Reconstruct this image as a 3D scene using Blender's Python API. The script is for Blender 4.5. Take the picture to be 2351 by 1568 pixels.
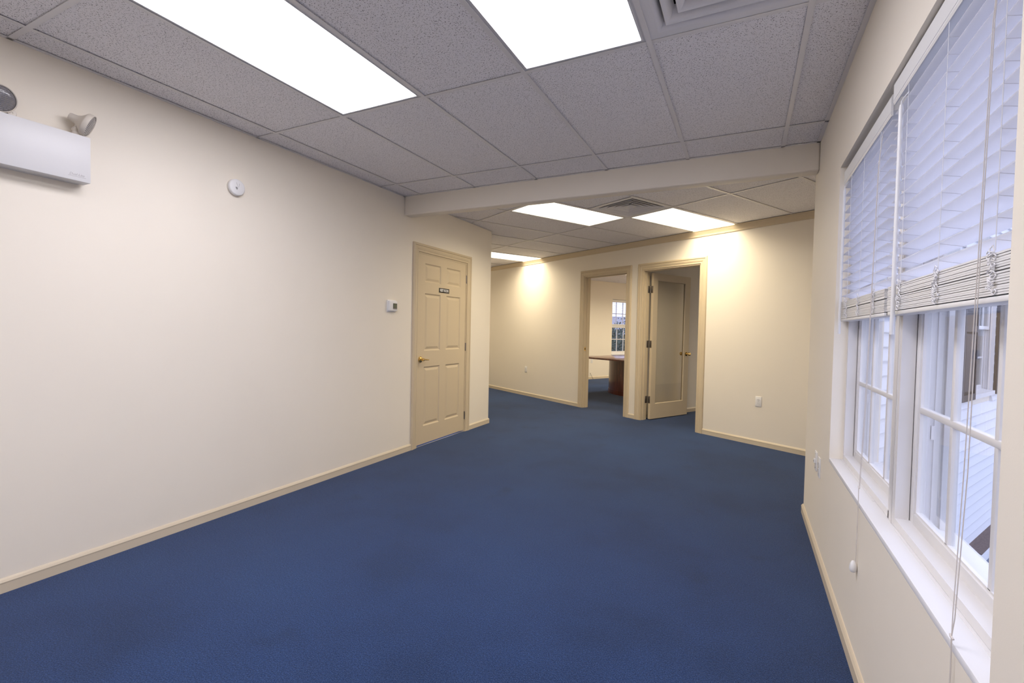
import bpy, bmesh, math, random
from mathutils import Matrix, Vector
random.seed(7)
R = math.radians
for o in list(bpy.data.objects): bpy.data.objects.remove(o, do_unlink=True)
C = bpy.context.scene.collection
scene = bpy.context.scene

# ------------------------------------------------------------------ camera
IMG_W, FPX = 2351.0, 1085.13
YAW, PITCH, ROLL, CAMZ = 0.4585, 0.0281, 0.0202, 1.2733
cd = bpy.data.cameras.new('camera'); cam = bpy.data.objects.new('camera', cd); C.objects.link(cam)
cd.sensor_fit = 'HORIZONTAL'; cd.sensor_width = 36.0; cd.lens = FPX/IMG_W*36.0; cd.clip_start = .02; cd.clip_end = 500
fw = Vector((-math.sin(YAW)*math.cos(PITCH), math.cos(YAW)*math.cos(PITCH), -math.sin(PITCH)))
r0 = Vector((math.cos(YAW), math.sin(YAW), 0)); u0 = r0.cross(fw)
rt = r0*math.cos(ROLL)+u0*math.sin(ROLL); up = -r0*math.sin(ROLL)+u0*math.cos(ROLL)
m = Matrix((rt, up, -fw)).transposed().to_4x4(); m.translation = (0, 0, CAMZ); cam.matrix_world = m
scene.camera = cam

# ------------------------------------------------------------------ sky and exposure
NEAR_TUBE = ((.955, .94, 1.03), 12.3)      # cool tubes in the front room
FAR_TUBE = ((1.0, .88, .68), 3.0)       # warmer lens glow in the wing
FAR_LAMP = ((1.0, .865, .635), 22.5, 155)  # colour, watts, beam spread of the prismatic lens
SKY = ((.69, .725, 1.0), 2.4)             # dull blue evening sky
w = bpy.data.worlds.new('world'); scene.world = w; w.use_nodes = True
bg = w.node_tree.nodes['Background']; bg.inputs[0].default_value = (*SKY[0], 1); bg.inputs[1].default_value = SKY[1]
vs = scene.view_settings
vs.view_transform = 'Standard'; vs.look = 'None'; vs.gamma = 1.0; vs.exposure = 0.0; vs.use_curve_mapping = False

# ------------------------------------------------------------------ measured layout (metres)
H = 2.5435                     # ceiling plane
XL, XR = -3.0535, 0.4067       # left and right wall faces
YB0, YB1, HB = 3.7302, 3.85, 0.1804  # beam
YLC, YRC = 5.5114, 3.9165      # ends of the left and right walls
YBACK = -2.7
TH = -0.5048                   # the wing is turned against the front room
BW = 5.3457                    # wing wall with the two doors (n coordinate)
G = 0.6096                     # ceiling grid module
X0, YA = -2.8581, 2.1582       # front-room grid
U0, M1 = -2.4649, 4.1141       # wing grid
ct, st = math.cos(TH), math.sin(TH)
def W(s, n, z=0): return Vector((ct*s - st*n, st*s + ct*n, z))
def SN(x, y): return (ct*x + st*y, -st*x + ct*y)
WING = Matrix.Rotation(TH, 4, 'Z')

# ------------------------------------------------------------------ materials
def mat(name, col, rough=.5, metal=0, spec=.5, **kw):
    M = bpy.data.materials.new(name); M.use_nodes = True
    b = M.node_tree.nodes['Principled BSDF']
    b.inputs['Base Color'].default_value = (*col, 1); b.inputs['Roughness'].default_value = rough
    b.inputs['Metallic'].default_value = metal; b.inputs['Specular IOR Level'].default_value = spec
    for k, v in kw.items(): b.inputs[k].default_value = v
    return M
def N(M, t, **kw):
    n = M.node_tree.nodes.new(t)
    for k, v in kw.items():
        if hasattr(n, k): setattr(n, k, v)
        else: n.inputs[k.replace('_', ' ')].default_value = v
    return n
def L(M, a, ao, b, bi): M.node_tree.links.new(a.outputs[ao], b.inputs[bi])
def bsdf(M): return M.node_tree.nodes['Principled BSDF']
def pos(M, scale=(1, 1, 1), rot=(0, 0, 0)):
    g = N(M, 'ShaderNodeNewGeometry'); mp = N(M, 'ShaderNodeMapping')
    mp.inputs['Scale'].default_value = scale; mp.inputs['Rotation'].default_value = rot
    L(M, g, 'Position', mp, 'Vector'); return mp
def noise(M, vec, scale, detail=2, rough=.5):
    n = N(M, 'ShaderNodeTexNoise'); n.inputs['Scale'].default_value = scale
    n.inputs['Detail'].default_value = detail; n.inputs['Roughness'].default_value = rough
    L(M, vec, 0, n, 'Vector'); return n
def ramp(M, src, stops, out='Fac'):
    r = N(M, 'ShaderNodeValToRGB'); L(M, src, out, r, 'Fac')
    e = r.color_ramp.elements
    while len(e) < len(stops): e.new(.5)
    for i, (p, c) in enumerate(stops): e[i].position = p; e[i].color = (*c, 1) if len(c) == 3 else c
    return r
def bump(M, src, strength, dist=.001, out='Fac'):
    b = N(M, 'ShaderNodeBump'); b.inputs['Strength'].default_value = strength; b.inputs['Distance'].default_value = dist
    L(M, src, out, b, 'Height'); L(M, b, 'Normal', bsdf(M), 'Normal'); return b
def mixc(M, fac, a, b, blend='MIX'):
    x = N(M, 'ShaderNodeMix'); x.data_type = 'RGBA'; x.blend_type = blend
    if isinstance(fac, (int, float)): x.inputs[0].default_value = fac
    else: L(M, *fac, x, 0)
    for i, q in ((6, a), (7, b)):
        if isinstance(q[0], (int, float)): x.inputs[i].default_value = (*q, 1)
        else: L(M, *q, x, i)
    return x

def paint(name, col, rough=.5, var=.06, bs=.10):
    M = mat(name, col, rough, spec=.35)
    v = pos(M); n = noise(M, v, 1.3, 3)
    r = ramp(M, n, [(.3, tuple(c*(1-var) for c in col)), (.7, col)]); L(M, r, 0, bsdf(M), 'Base Color')
    f = noise(M, v, 260, 2); bump(M, f, bs, .001); return M
m_wall = paint('cream wall paint', (.88, .81, .695), .55, .03)
m_trim = paint('tan trim enamel', (.66, .545, .375), .38, .04, .05)
m_base = paint('pale tan baseboard enamel', (.70, .60, .45), .38, .08, .05)
m_white = mat('white paint', (.80, .79, .80), .4)
m_vinyl = mat('white vinyl', (.74, .72, .71), .35)
m_plastic = mat('white plastic', (.82, .81, .80), .35)
m_almond = mat('almond plastic', (.66, .60, .52), .4)
m_enamel = mat('white enamelled steel', (.70, .69, .69), .4)
m_grid = mat('off white grid metal', (.82, .79, .77), .45)
m_dark = mat('dark void', (.015, .014, .013), .8)
m_plenum = mat('dark plenum', (.05, .048, .045), .9)
m_nickel = mat('dull nickel', (.30, .27, .24), .35, 1.0)
m_brass = mat('polished brass', (.78, .56, .22), .16, 1.0)
m_black = mat('black plate', (.012, .012, .012), .3)
m_letter = mat('white lettering', (.85, .85, .85), .5)
m_grey = mat('grey print', (.30, .27, .26), .6)
m_faint = mat('faint grey print', (.44, .41, .41), .6)
m_screen = mat('thermostat display', (.10, .12, .085), .2)
m_vent = mat('vent enamel', (.82, .80, .80), .4)
m_ventfar = m_vent
m_cord = mat('braided cord', (.66, .61, .57), .8)
m_ladder = mat('white ladder cord', (.80, .79, .80), .8)
m_thresh = mat('threshold metal', (.5, .5, .52), .35, .8)
m_shutter = mat('brown shutter', (.055, .04, .037), .6)
m_siding = paint('white vinyl siding', (.80, .81, .84), .5, .05, .05)
m_reflector = mat('lamp reflector', (.50, .48, .48), .35, .6)
m_bulb = mat('ribbed lamp lens', (.20, .185, .185), .15, 0, .6)

def m_tile_():
    M = mat('fissured ceiling tile', (.92, .89, .89), .9, spec=.1)
    a = noise(M, pos(M, (270, 120, 60), (0, 0, .35)), 1.0, 1.5, .5); b = noise(M, pos(M, (115, 280, 60), (0, 0, -.25)), 1.0, 1.5, .5)
    ra = ramp(M, a, [(.325, (1, 1, 1)), (.365, (0, 0, 0))]); rb = ramp(M, b, [(.315, (1, 1, 1)), (.355, (0, 0, 0))])
    mx = N(M, 'ShaderNodeMath', operation='MAXIMUM'); L(M, ra, 0, mx, 0); L(M, rb, 0, mx, 1)
    x = mixc(M, (mx, 0), (.92, .89, .89), (.12, .10, .09)); L(M, x, 2, bsdf(M), 'Base Color')
    inv = N(M, 'ShaderNodeMath', operation='SUBTRACT'); inv.inputs[0].default_value = 1; L(M, mx, 0, inv, 1)
    bump(M, inv, .5, .002, 0); return M
m_tile = m_tile_()
def m_carpet_():
    M = mat('blue cut pile carpet', (.04, .075, .19), .95, spec=.05)
    v = pos(M); f = noise(M, v, 230, 2, .7); s = noise(M, v, 1.1, 4, .6); k = noise(M, v, 95, 3, .6)
    r = ramp(M, f, [(.3, (.004, .016, .056)), (.5, (.013, .039, .122)), (.70, (.046, .088, .205))])
    r2 = ramp(M, s, [(.35, (.80, .80, .80)), (.5, (1, 1, 1)), (.68, (1.14, 1.16, 1.12))])
    r3 = ramp(M, k, [(.3, (.80, .80, .80)), (.65, (1.12, 1.12, 1.12))])
    x = mixc(M, 1.0, (r, 0), (r2, 0), 'MULTIPLY'); y = mixc(M, 1.0, (x, 2), (r3, 0), 'MULTIPLY')
    # dark foot-traffic stains, a few places
    st_ = noise(M, pos(M, (1, 1, 1)), 2.6, 2, .5); rs = ramp(M, st_, [(.66, (1, 1, 1)), (.76, (.78, .76, .74))])
    z = mixc(M, 1.0, (y, 2), (rs, 0), 'MULTIPLY')
    L(M, z, 2, bsdf(M), 'Base Color'); bump(M, f, .9, .004)
    bsdf(M).inputs['Sheen Weight'].default_value = .15; return M
m_carpet = m_carpet_()
def m_wood_():
    M = mat('mahogany veneer', (.10, .03, .018), .28)
    n = noise(M, pos(M, (9, 9, .9)), 3, 4, .6)
    r = ramp(M, n, [(.3, (.045, .012, .008)), (.55, (.12, .032, .018)), (.75, (.22, .065, .03))]); L(M, r, 0, bsdf(M), 'Base Color')
    bsdf(M).inputs['Coat Weight'].default_value = .4; return M
m_wood = m_wood_()
def m_glass_(name, tint, rough=0.0):
    M = bpy.data.materials.new(name); M.use_nodes = True; nt = M.node_tree
    nt.nodes.remove(nt.nodes['Principled BSDF']); out = nt.nodes['Material Output']
    t = N(M, 'ShaderNodeBsdfTransparent'); t.inputs[0].default_value = (*tint, 1)
    g = N(M, 'ShaderNodeBsdfGlossy'); g.inputs['Roughness'].default_value = rough
    lw = N(M, 'ShaderNodeLayerWeight'); pw = N(M, 'ShaderNodeMath', operation='POWER'); pw.inputs[1].default_value = 5.0; L(M, lw, 'Facing', pw, 0)
    lw.inputs['Blend'].default_value = .5
    f = N(M, 'ShaderNodeMath', operation='MULTIPLY_ADD'); f.inputs[1].default_value = .80; f.inputs[2].default_value = .035; L(M, pw, 0, f, 0)
    x = N(M, 'ShaderNodeMixShader'); L(M, f, 0, x, 0); L(M, t, 0, x, 1); L(M, g, 0, x, 2); L(M, x, 0, out, 'Surface'); return M
m_glass = m_glass_('window glass', (.95, .97, .98))
m_doorglass = m_glass_('door glass', (.93, .92, .89), .01)
def m_slat_():
    M = mat('white blind slat', (.82, .82, .84), .4); nt = M.node_tree; out = nt.nodes['Material Output']
    t = N(M, 'ShaderNodeBsdfTranslucent'); t.inputs[0].default_value = (.90, .90, .93, 1)
    x = N(M, 'ShaderNodeMixShader'); x.inputs[0].default_value = .70
    L(M, bsdf(M), 0, x, 1); L(M, t, 0, x, 2); L(M, x, 0, out, 'Surface'); return M
m_slat = m_slat_()
def m_emit(name, col, s):
    M = bpy.data.materials.new(name); M.use_nodes = True; nt = M.node_tree
    nt.nodes.remove(nt.nodes['Principled BSDF']); e = N(M, 'ShaderNodeEmission')
    e.inputs[0].default_value = (*col, 1); e.inputs[1].default_value = s; L(M, e, 0, nt.nodes['Material Output'], 'Surface'); return M
m_lens_near = m_emit('lit prismatic lens, cool', *NEAR_TUBE)
m_lens_far = m_emit('lit prismatic lens, warm', *FAR_TUBE)
def m_shingle_():
    M = mat('brown roof shingle', (.16, .11, .09), .9); n = noise(M, pos(M), 90, 3)
    r = ramp(M, n, [(.35, (.11, .075, .06)), (.65, (.20, .14, .115))]); L(M, r, 0, bsdf(M), 'Base Color'); bump(M, n, .5, .004); return M
m_shingle = m_shingle_()
def m_leaf_():
    M = mat('dark evergreen leaf', (.03, .06, .05), .6); n = noise(M, pos(M), 3, 3)
    r = ramp(M, n, [(.35, (.012, .03, .028)), (.65, (.07, .11, .085))]); L(M, r, 0, bsdf(M), 'Base Color'); return M
m_leaf = m_leaf_()
m_bark = mat('bark', (.06, .045, .035), .9)
m_ground = paint('pale bounce ground', (.40, .40, .40), .9, .07)  # ground made pale so daylight bounces up onto slats and ceiling

# ------------------------------------------------------------------ mesh helpers
class MB:
    def __init__(s): s.v = []; s.f = []
    def box(s, x0, x1, y0, y1, z0, z1):
        b = len(s.v); s.v += [(x, y, z) for z in (z0, z1) for y in (y0, y1) for x in (x0, x1)]
        s.f += [tuple(b+i for i in q) for q in ((0, 2, 3, 1), (4, 5, 7, 6), (0, 1, 5, 4), (2, 6, 7, 3), (0, 4, 6, 2), (1, 3, 7, 5))]; return s
    def rings(s, rings, close=True, cap0=True, cap1=True):
        b = len(s.v); n = len(rings[0])
        for r in rings: s.v += [tuple(p) for p in r]
        for i in range(len(rings)-1):
            for j in range(n if close else n-1):
                k = (j+1) % n; s.f.append((b+i*n+j, b+i*n+k, b+(i+1)*n+k, b+(i+1)*n+j))
        if cap0: s.f.append(tuple(b+j for j in reversed(range(n))))
        if cap1: s.f.append(tuple(b+(len(rings)-1)*n+j for j in range(n)))
        return s
    def prism(s, poly, z0, z1): return s.rings([[(x, y, z0) for x, y in poly], [(x, y, z1) for x, y in poly]])
    def lathe(s, prof, seg=24, M=None, cap0=True, cap1=True):
        M = M or Matrix.Identity(4)
        return s.rings([[M @ Vector((r*math.cos(2*math.pi*i/seg), r*math.sin(2*math.pi*i/seg), z)) for i in range(seg)] for r, z in prof], cap0=cap0, cap1=cap1)
    def tube(s, path, r, seg=8):
        P = [Vector(p) for p in path]; rings = []; ref = None
        for i, p in enumerate(P):
            d = (P[min(i+1, len(P)-1)]-P[max(i-1, 0)]).normalized()
            a = Vector((0, 0, 1)) if ref is None else ref
            if abs(d.dot(a)) > .98: a = Vector((1, 0, 0))
            x = (a - d*a.dot(d)).normalized(); y = d.cross(x); ref = x
            rr = r[i] if isinstance(r, (list, tuple)) else r
            rings.append([p + x*rr*math.cos(2*math.pi*j/seg) + y*rr*math.sin(2*math.pi*j/seg) for j in range(seg)])
        return s.rings(rings)
    def sweep(s, prof, p0, p1, A, B, m0=0.0, m1=0.0):
        """straight moulding: profile (a, b) -> A*a + B*b; the ends are mitred by m*a along the run"""
        p0, p1, A, B = Vector(p0), Vector(p1), Vector(A), Vector(B); d = (p1-p0).normalized()
        return s.rings([[p0 + A*a + B*b - d*(m0*a) for a, b in prof], [p1 + A*a + B*b + d*(m1*a) for a, b in prof]])
    def panel(s, x0, x1, y0, y1, steps, f=None):
        """nested rectangles (inset, depth) in the local x-y plane, depth along z"""
        f = f or (lambda x, y, z: (x, y, z))
        return s.rings([[f(x0+i, y0+i, d), f(x1-i, y0+i, d), f(x1-i, y1-i, d), f(x0+i, y1-i, d)] for i, d in steps], cap0=False)
    def build(s, name, M, parent=None, smooth=False, bevel=0.0, seg=2):
        me = bpy.data.meshes.new(name); me.from_pydata([tuple(v) for v in s.v], [], s.f)
        bm = bmesh.new(); bm.from_mesh(me); bmesh.ops.recalc_face_normals(bm, faces=bm.faces)
        if bevel: bmesh.ops.bevel(bm, geom=list(bm.edges), offset=bevel, segments=seg, profile=.5, affect='EDGES', clamp_overlap=True)
        bm.to_mesh(me); bm.free()
        if smooth or bevel:
            me.polygons.foreach_set('use_smooth', [True]*len(me.polygons)); me.set_sharp_from_angle(angle=R(40))
        me.materials.append(M); return link(name, me, parent)
def link(name, me, parent=None):
    o = bpy.data.objects.new(name, me); C.objects.link(o)
    if parent: o.parent = parent
    return o
def empty(name, M=None):
    o = bpy.data.objects.new(name, None); C.objects.link(o); o.empty_display_size = .1
    if M is not None: o.matrix_world = M
    return o
def tag(o, label, cat, group=None, kind=None):
    o['label'] = label; o['category'] = cat
    if group: o['group'] = group
    if kind: o['kind'] = kind
    return o
def struct(o, label, cat): return tag(o, label, cat, kind='structure')
def frame(origin, X, Y, Z):
    M = Matrix((Vector(X), Vector(Y), Vector(Z))).transposed().to_4x4(); M.translation = origin; return M
T3, N3 = W(1, 0), W(0, 1); Z3 = Vector((0, 0, 1))
def on_left(y, z): return frame((XL, y, z), (0, 1, 0), Z3, (1, 0, 0))
def on_right(y, z): return frame((XR, y, z), (0, -1, 0), Z3, (-1, 0, 0))
def on_back(s, z, n=BW): return frame(W(s, n, z), T3, Z3, -N3)
def local(prof): return prof
def text_mesh(name, txt, size, M, parent, offset, extrude=.0004, shear=0, xs=1.0, embold=0.0):
    cu = bpy.data.curves.new(name, 'FONT'); cu.body = txt; cu.size = size; cu.extrude = extrude; cu.align_x = 'CENTER'; cu.align_y = 'CENTER'; cu.shear = shear; cu.offset = embold
    t = bpy.data.objects.new(name+'_tmp', cu); C.objects.link(t)
    me = bpy.data.meshes.new_from_object(t.evaluated_get(bpy.context.evaluated_depsgraph_get()))
    bpy.data.objects.remove(t, do_unlink=True); me.name = name
    for v in me.vertices: v.co.x *= xs; v.co += Vector(offset)
    me.materials.clear(); me.materials.append(M); return link(name, me, parent)

def wall(name, M, frm, u0, u1, z0, z1, d0, d1, holes, label):
    """wall panel in frame columns (along, up, out); front at out=-d0, back at out=-d1; holes = (u0,u1,z0,z1)"""
    us = sorted({u0, u1, *[h[0] for h in holes], *[h[1] for h in holes]}); zs = sorted({z0, z1, *[h[2] for h in holes], *[h[3] for h in holes]})
    us = [u for u in us if u0 <= u <= u1]; zs = [z for z in zs if z0 <= z <= z1]
    solid = lambda i, j: 0 <= i < len(us)-1 and 0 <= j < len(zs)-1 and not any(h[0] < (us[i]+us[i+1])/2 < h[1] and h[2] < (zs[j]+zs[j+1])/2 < h[3] for h in holes)
    b = MB(); idx = {}
    def V(i, j, d):
        k = (i, j, d)
        if k not in idx: idx[k] = len(b.v); b.v.append((us[i], zs[j], -d))
        return idx[k]
    for i in range(len(us)-1):
        for j in range(len(zs)-1):
            if not solid(i, j): continue
            b.f += [(V(i, j, d0), V(i+1, j, d0), V(i+1, j+1, d0), V(i, j+1, d0)), (V(i, j, d1), V(i, j+1, d1), V(i+1, j+1, d1), V(i+1, j, d1))]
            for di, dj, e in ((-1, 0, ((i, j), (i, j+1))), (1, 0, ((i+1, j), (i+1, j+1))), (0, -1, ((i, j), (i+1, j))), (0, 1, ((i, j+1), (i+1, j+1)))):
                if not solid(i+di, j+dj):
                    (a, c), (e0, e1) = e; b.f.append((V(a, c, d0), V(e0, e1, d0), V(e0, e1, d1), V(a, c, d1)))
    o = b.build(name, M); o.matrix_world = frm; struct(o, label, 'wall'); return o

# ================================================================== STRUCTURE
HT = H + .14
A_ = (XL-.13, -2.83); Bc = (.50, -2.83)
pts = [A_, Bc, (.50, 3.9)] + [tuple(W(-1.50, n)[:2]) for n in (4.2, 12.2)] + [tuple(W(-12.1, n)[:2]) for n in (12.2, 3.0)] + [(XL-.13, 5.3)]
fl = MB().prism(pts, -.25, 0).build('floor', m_carpet); struct(fl, 'blue cut-pile carpet floor', 'floor')

DR = (3.958, 4.912, 0, 2.047)            # restroom door hole (y0,y1,z0,z1)
D1 = (-5.657, -4.757); D2 = (-4.463, -3.553); DHEAD = 2.135
WIN = (1.117, 2.905, .637, 2.122)        # window hole in the right wall (y, z)
wl = wall('wall_left', m_wall, frame((XL, 0, 0), (0, 1, 0), Z3, (1, 0, 0)), YBACK, YLC, 0, HT, 0, .12, [(DR[0], DR[1], -.01, DR[3])], 'long cream painted wall with the closed restroom door')
wr = wall('wall_right', m_wall, frame((XR, 0, 0), (0, -1, 0), Z3, (-1, 0, 0)), -YRC, -YBACK, 0, HT, 0, .205, [(-WIN[1], -WIN[0], WIN[2]-.02, WIN[3])], 'cream painted wall with the two blind-covered windows')
wb = wall('wall_back', m_wall, on_back(0, 0), -11, -1.54, 0, HT, 0, .12, [(D1[0], D1[1], -.01, DHEAD), (D2[0], D2[1], -.01, DHEAD)], 'cream painted far wall with two door openings')
wall('wall_rear', m_wall, frame((0, YBACK, 0), (-1, 0, 0), Z3, (0, 1, 0)), -XR, -XL, 0, HT, 0, .12, [], 'cream painted wall behind the viewer')
wall('wall_hall', m_wall, frame(W(0, 3.348, 0), -T3, Z3, N3), 5.36, 11, 0, HT, 0, .12, [], 'cream wall round the corner in the hallway, out of sight')
wall('wall_hall_end', m_wall, frame(W(-11, 0, 0), N3, Z3, T3), 3.2, BW+.12, 0, HT, 0, .12, [], 'cream wall closing the hallway at its left end')
XWIN = (7.12, 7.98, .640, 2.12)           # wing window hole (n, z)
wall('wall_wing', m_wall, frame(W(-1.54, 0, 0), -N3, Z3, -T3), -11.2, -3.63, -.2, HT, 0, .16, [(-XWIN[1], -XWIN[0], XWIN[2], XWIN[3])], 'outer wall of the wing with white siding, seen through the window')
wall('wall_partition', m_wall, frame(W(-4.53, 0, 0), N3, Z3, T3), BW+.12, 11, 0, HT, 0, .10, [], 'cream side wall inside the dark room behind the open glazed door')
R1S = -8.83; R1W = (9.375, 10.245, .640, 2.10)
wall('wall_office', m_wall, frame(W(R1S, 0, 0), N3, Z3, T3), BW+.12, 11, 0, HT, 0, .16, [(R1W[0], R1W[1], R1W[2]-.01, R1W[3])], 'cream side wall of the office behind the open doorway')
wall('wall_office_end', m_wall, frame(W(0, 11, 0), T3, Z3, -N3), -8.98, -1.40, 0, HT, 0, .12, [], 'end wall of the two back rooms')

# beam
bm_ = MB(); bm_.box(XL, XR, YB0, YB1, H-HB, HT)
beam = bm_.build('ceiling_beam', m_wall, bevel=.012, seg=3); struct(beam, 'cream drywall beam crossing below the ceiling', 'beam')

# ------------------------------------------------------------------ ceilings
def clip(poly, hp):
    for a, b, c in hp:                      # keep a*x+b*y <= c
        out = []
        for i, p in enumerate(poly):
            q = poly[(i+1) % len(poly)]; dp = a*p[0]+b*p[1]-c; dq = a*q[0]+b*q[1]-c
            if dp <= 1e-9: out.append(p)
            if dp*dq < -1e-14: t = dp/(dp-dq); out.append((p[0]+(q[0]-p[0])*t, p[1]+(q[1]-p[1])*t))
        poly = out
        if len(poly) < 3: return []
    return poly
def area(p): return abs(sum(p[i][0]*p[(i+1) % len(p)][1]-p[(i+1) % len(p)][0]*p[i][1] for i in range(len(p))))/2 if len(p) > 2 else 0
tile_cache = {}
TZ = H + .0055
def tile(parent, x0, x1, y0, y1, name='ceiling_tile'):
    w_, h_ = x1-x0, y1-y0; k = (round(w_, 4), round(h_, 4))
    if k not in tile_cache:
        b = MB(); b.box(-w_/2, w_/2, -h_/2, h_/2, 0, .016)
        me = b.build('ceiling_tile', m_tile).data; bpy.data.objects.remove(bpy.data.objects[-1] if False else [o for o in bpy.data.objects if o.data is me][0], do_unlink=True); tile_cache[k] = me
    o = link(name, tile_cache[k], parent); o.location = ((x0+x1)/2, (y0+y1)/2, TZ); return o
def polytile(parent, polys):
    b = MB()
    for p in polys: b.prism(p, 0, .016)
    o = b.build('ceiling_tile', m_tile, parent); o.location = (0, 0, TZ); return o
def tee(parent, x0, y0, x1, y1, w_=.0235):
    d = Vector((x1-x0, y1-y0, 0)); l = d.length; k = ('tee', round(l, 4), w_)
    if k not in tile_cache:
        b = MB(); b.box(0, l, -w_/2, w_/2, 0, .0016); b.box(0, l, -.0016, .0016, .0016, .03)
        o = b.build('grid_tee', m_grid); tile_cache[k] = o.data; bpy.data.objects.remove(o, do_unlink=True)
    o = link('grid_tee', tile_cache[k], parent); o.location = (x0, y0, H); o.rotation_euler.z = math.atan2(d.y, d.x); return o
def angle_strip(parent, x0, y0, x1, y1):   # wall angle; lies to the left of its direction
    d = Vector((x1-x0, y1-y0, 0)); b = MB(); b.box(0, d.length, 0, .022, 0, .0016); b.box(0, d.length, 0, .0016, .0016, .025)
    o = b.build('wall_angle', m_grid, parent); o.location = (x0, y0, H); o.rotation_euler.z = math.atan2(d.y, d.x); return o

ceil = MB().box(XL-.12, .53, YBACK-.12, YB0, HT, HT+.06).build('ceiling', m_plenum); struct(ceil, 'dropped ceiling of fissured tiles over the front room', 'ceiling')
xs = [XL] + [X0+k*G for k in range(6)] + [XR]
ys = [YBACK] + [YA+2*G*k for k in (-3, -2, -1, 0, 1)] + [YB0]
NL = [(1, 2), (3, 4)]                       # columns (between L1-L2, L3-L4) that hold lights
light_cells = {}; GAP = .003
near_lights = []
for j in range(len(ys)-1):
    for i in range(len(xs)-1):
        x0, x1, y0, y1 = xs[i]+GAP, xs[i+1]-GAP, ys[j]+GAP, ys[j+1]-GAP
        if i in (2, 4) and j in (1, 3): near_lights.append((xs[i], xs[i+1], ys[j], ys[j+1])); continue
        if i == 5 and j == 3:
            tile(ceil, x0, x1, y0, y0+G-GAP); continue
        tile(ceil, x0, x1, y0, y1)
for x in xs[1:-1]:
    tee(ceil, x, ys[0], x, ys[-1])
for y in ys[1:-1]:
    for i in range(len(xs)-1):
        tee(ceil, xs[i]+(.0118 if i else 0), y, xs[i+1]-(.0118 if i < len(xs)-2 else 0), y)
tee(ceil, xs[5]+.0118, YA-G, xs[6]-.0118, YA-G)
angle_strip(ceil, XL, YB0, XL, YBACK); angle_strip(ceil, XR, YBACK, XR, YB0); angle_strip(ceil, XR, YB0, XL, YB0)

# wing ceiling, built in (s, n)
wpoly = [tuple(SN(XL-.1, YB1)), tuple(SN(XR+.15, YB1)), (-1.40, 3.75), (-1.40, BW+.1), (-11.1, BW+.1), (-11.1, 3.2), tuple(SN(XL-.1, 5.45))]
ceilw = MB().prism(wpoly, HT, HT+.06).build('ceiling', m_plenum); ceilw.matrix_world = WING; struct(ceilw, 'dropped ceiling of fissured tiles over the wing', 'ceiling')
def half(x=None, xmax=None, ymin=None):     # half-plane in world x / y expressed in (s, n): x = ct*s - st*n, y = st*s + ct*n
    if x is not None: return (-ct, st, -x)
    if xmax is not None: return (ct, -st, xmax)
    return (-st, -ct, -ymin)
us = [U0+G*2-G*k for k in range(0, 17)]     # decreasing s
us = [u for u in us if u < -1.6]; us = [-1.54] + us + [-11.0]
ns = [M1-4*G, M1-2*G, M1, BW]
far_lights = []
base_hp = [(1, 0, -1.54), (0, 1, BW), half(ymin=YB1), (-1, 0, 11.0)]
for j in range(len(ns)-1):
    for i in range(len(us)-1):
        a0, a1, b0, b1 = us[i+1], us[i], ns[j], ns[j+1]
        if (j == 1 and abs(a0-(U0-3*G)) < .01) or (j == 2 and (abs(a0-(U0-2*G)) < .01 or abs(a0-(U0-8*G)) < .01 or abs(a0-(U0-13*G)) < .01)):
            far_lights.append((a0, a1, b0, b0+2*G)); continue
        if j == 1 and abs(a0-(U0-2*G)) < .01: b1 = b1-G         # vent takes the far half
        q = [(a0+GAP, b0+GAP), (a1-GAP, b0+GAP), (a1-GAP, b1-GAP), (a0+GAP, b1-GAP)]
        c = clip(q, base_hp); full = area(c) > area(q)-1e-6
        if not c: continue
        up_ = clip(c, [(0, -1, -3.348)]); lo = clip(clip(c, [(0, 1, 3.348)]), [half(x=XL)])
        if area(lo) > .0 and abs(area(lo)+area(up_)-area(c)) < 1e-6: pieces = [c]
        else: pieces = [p for p in (lo, up_) if area(p) > .002]; full = full and abs(sum(map(area, pieces))-area(q)) < 1e-6
        if not pieces or sum(map(area, pieces)) < .003: continue
        if full: tile(ceilw, q[0][0], q[1][0], q[0][1], q[2][1])
        else: polytile(ceilw, pieces)
def clipseg(p, q):
    t0, t1 = 0.0, 1.0
    for a, b, c in base_hp:
        dp = a*p[0]+b*p[1]-c; dq = a*q[0]+b*q[1]-c
        if dp > 0 and dq > 0: return None
        if dp*dq < 0:
            t = dp/(dp-dq)
            if dp > 0: t0 = max(t0, t)
            else: t1 = min(t1, t)
    # left wall strip
    def ins(t):
        s, n = p[0]+(q[0]-p[0])*t, p[1]+(q[1]-p[1])*t
        return n > 3.349 or ct*s-st*n > XL
    K = 400; ok = [t0+(t1-t0)*k/K for k in range(K+1) if ins(t0+(t1-t0)*k/K)]
    if len(ok) < 3: return None
    f = lambda t: (p[0]+(q[0]-p[0])*t, p[1]+(q[1]-p[1])*t)
    return f(ok[0]), f(ok[-1])
for n in (M1-2*G, M1):
    sg = clipseg((-11, n), (-1.54, n))
    if sg: tee(ceilw, *sg[0], *sg[1])
for u in us[1:-1]:
    for a, b in ((M1-4*G, M1-2*G), (M1-2*G, M1), (M1, BW)):
        sg = clipseg((u, a+.0118), (u, b-(.0118 if b < BW else 0)))
        if sg and (Vector(sg[1])-Vector(sg[0])).length > .03: tee(ceilw, *sg[0], *sg[1])
tee(ceilw, U0-2*G+.0118, M1-G, U0-G-.0118, M1-G)
pa, pb = SN(XL, YLC), SN(XL, YB1); angle_strip(ceilw, *pa, *pb)
pa, pb = SN(XL, YB1), SN(XR, YB1); angle_strip(ceilw, *pa, *pb)

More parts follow.
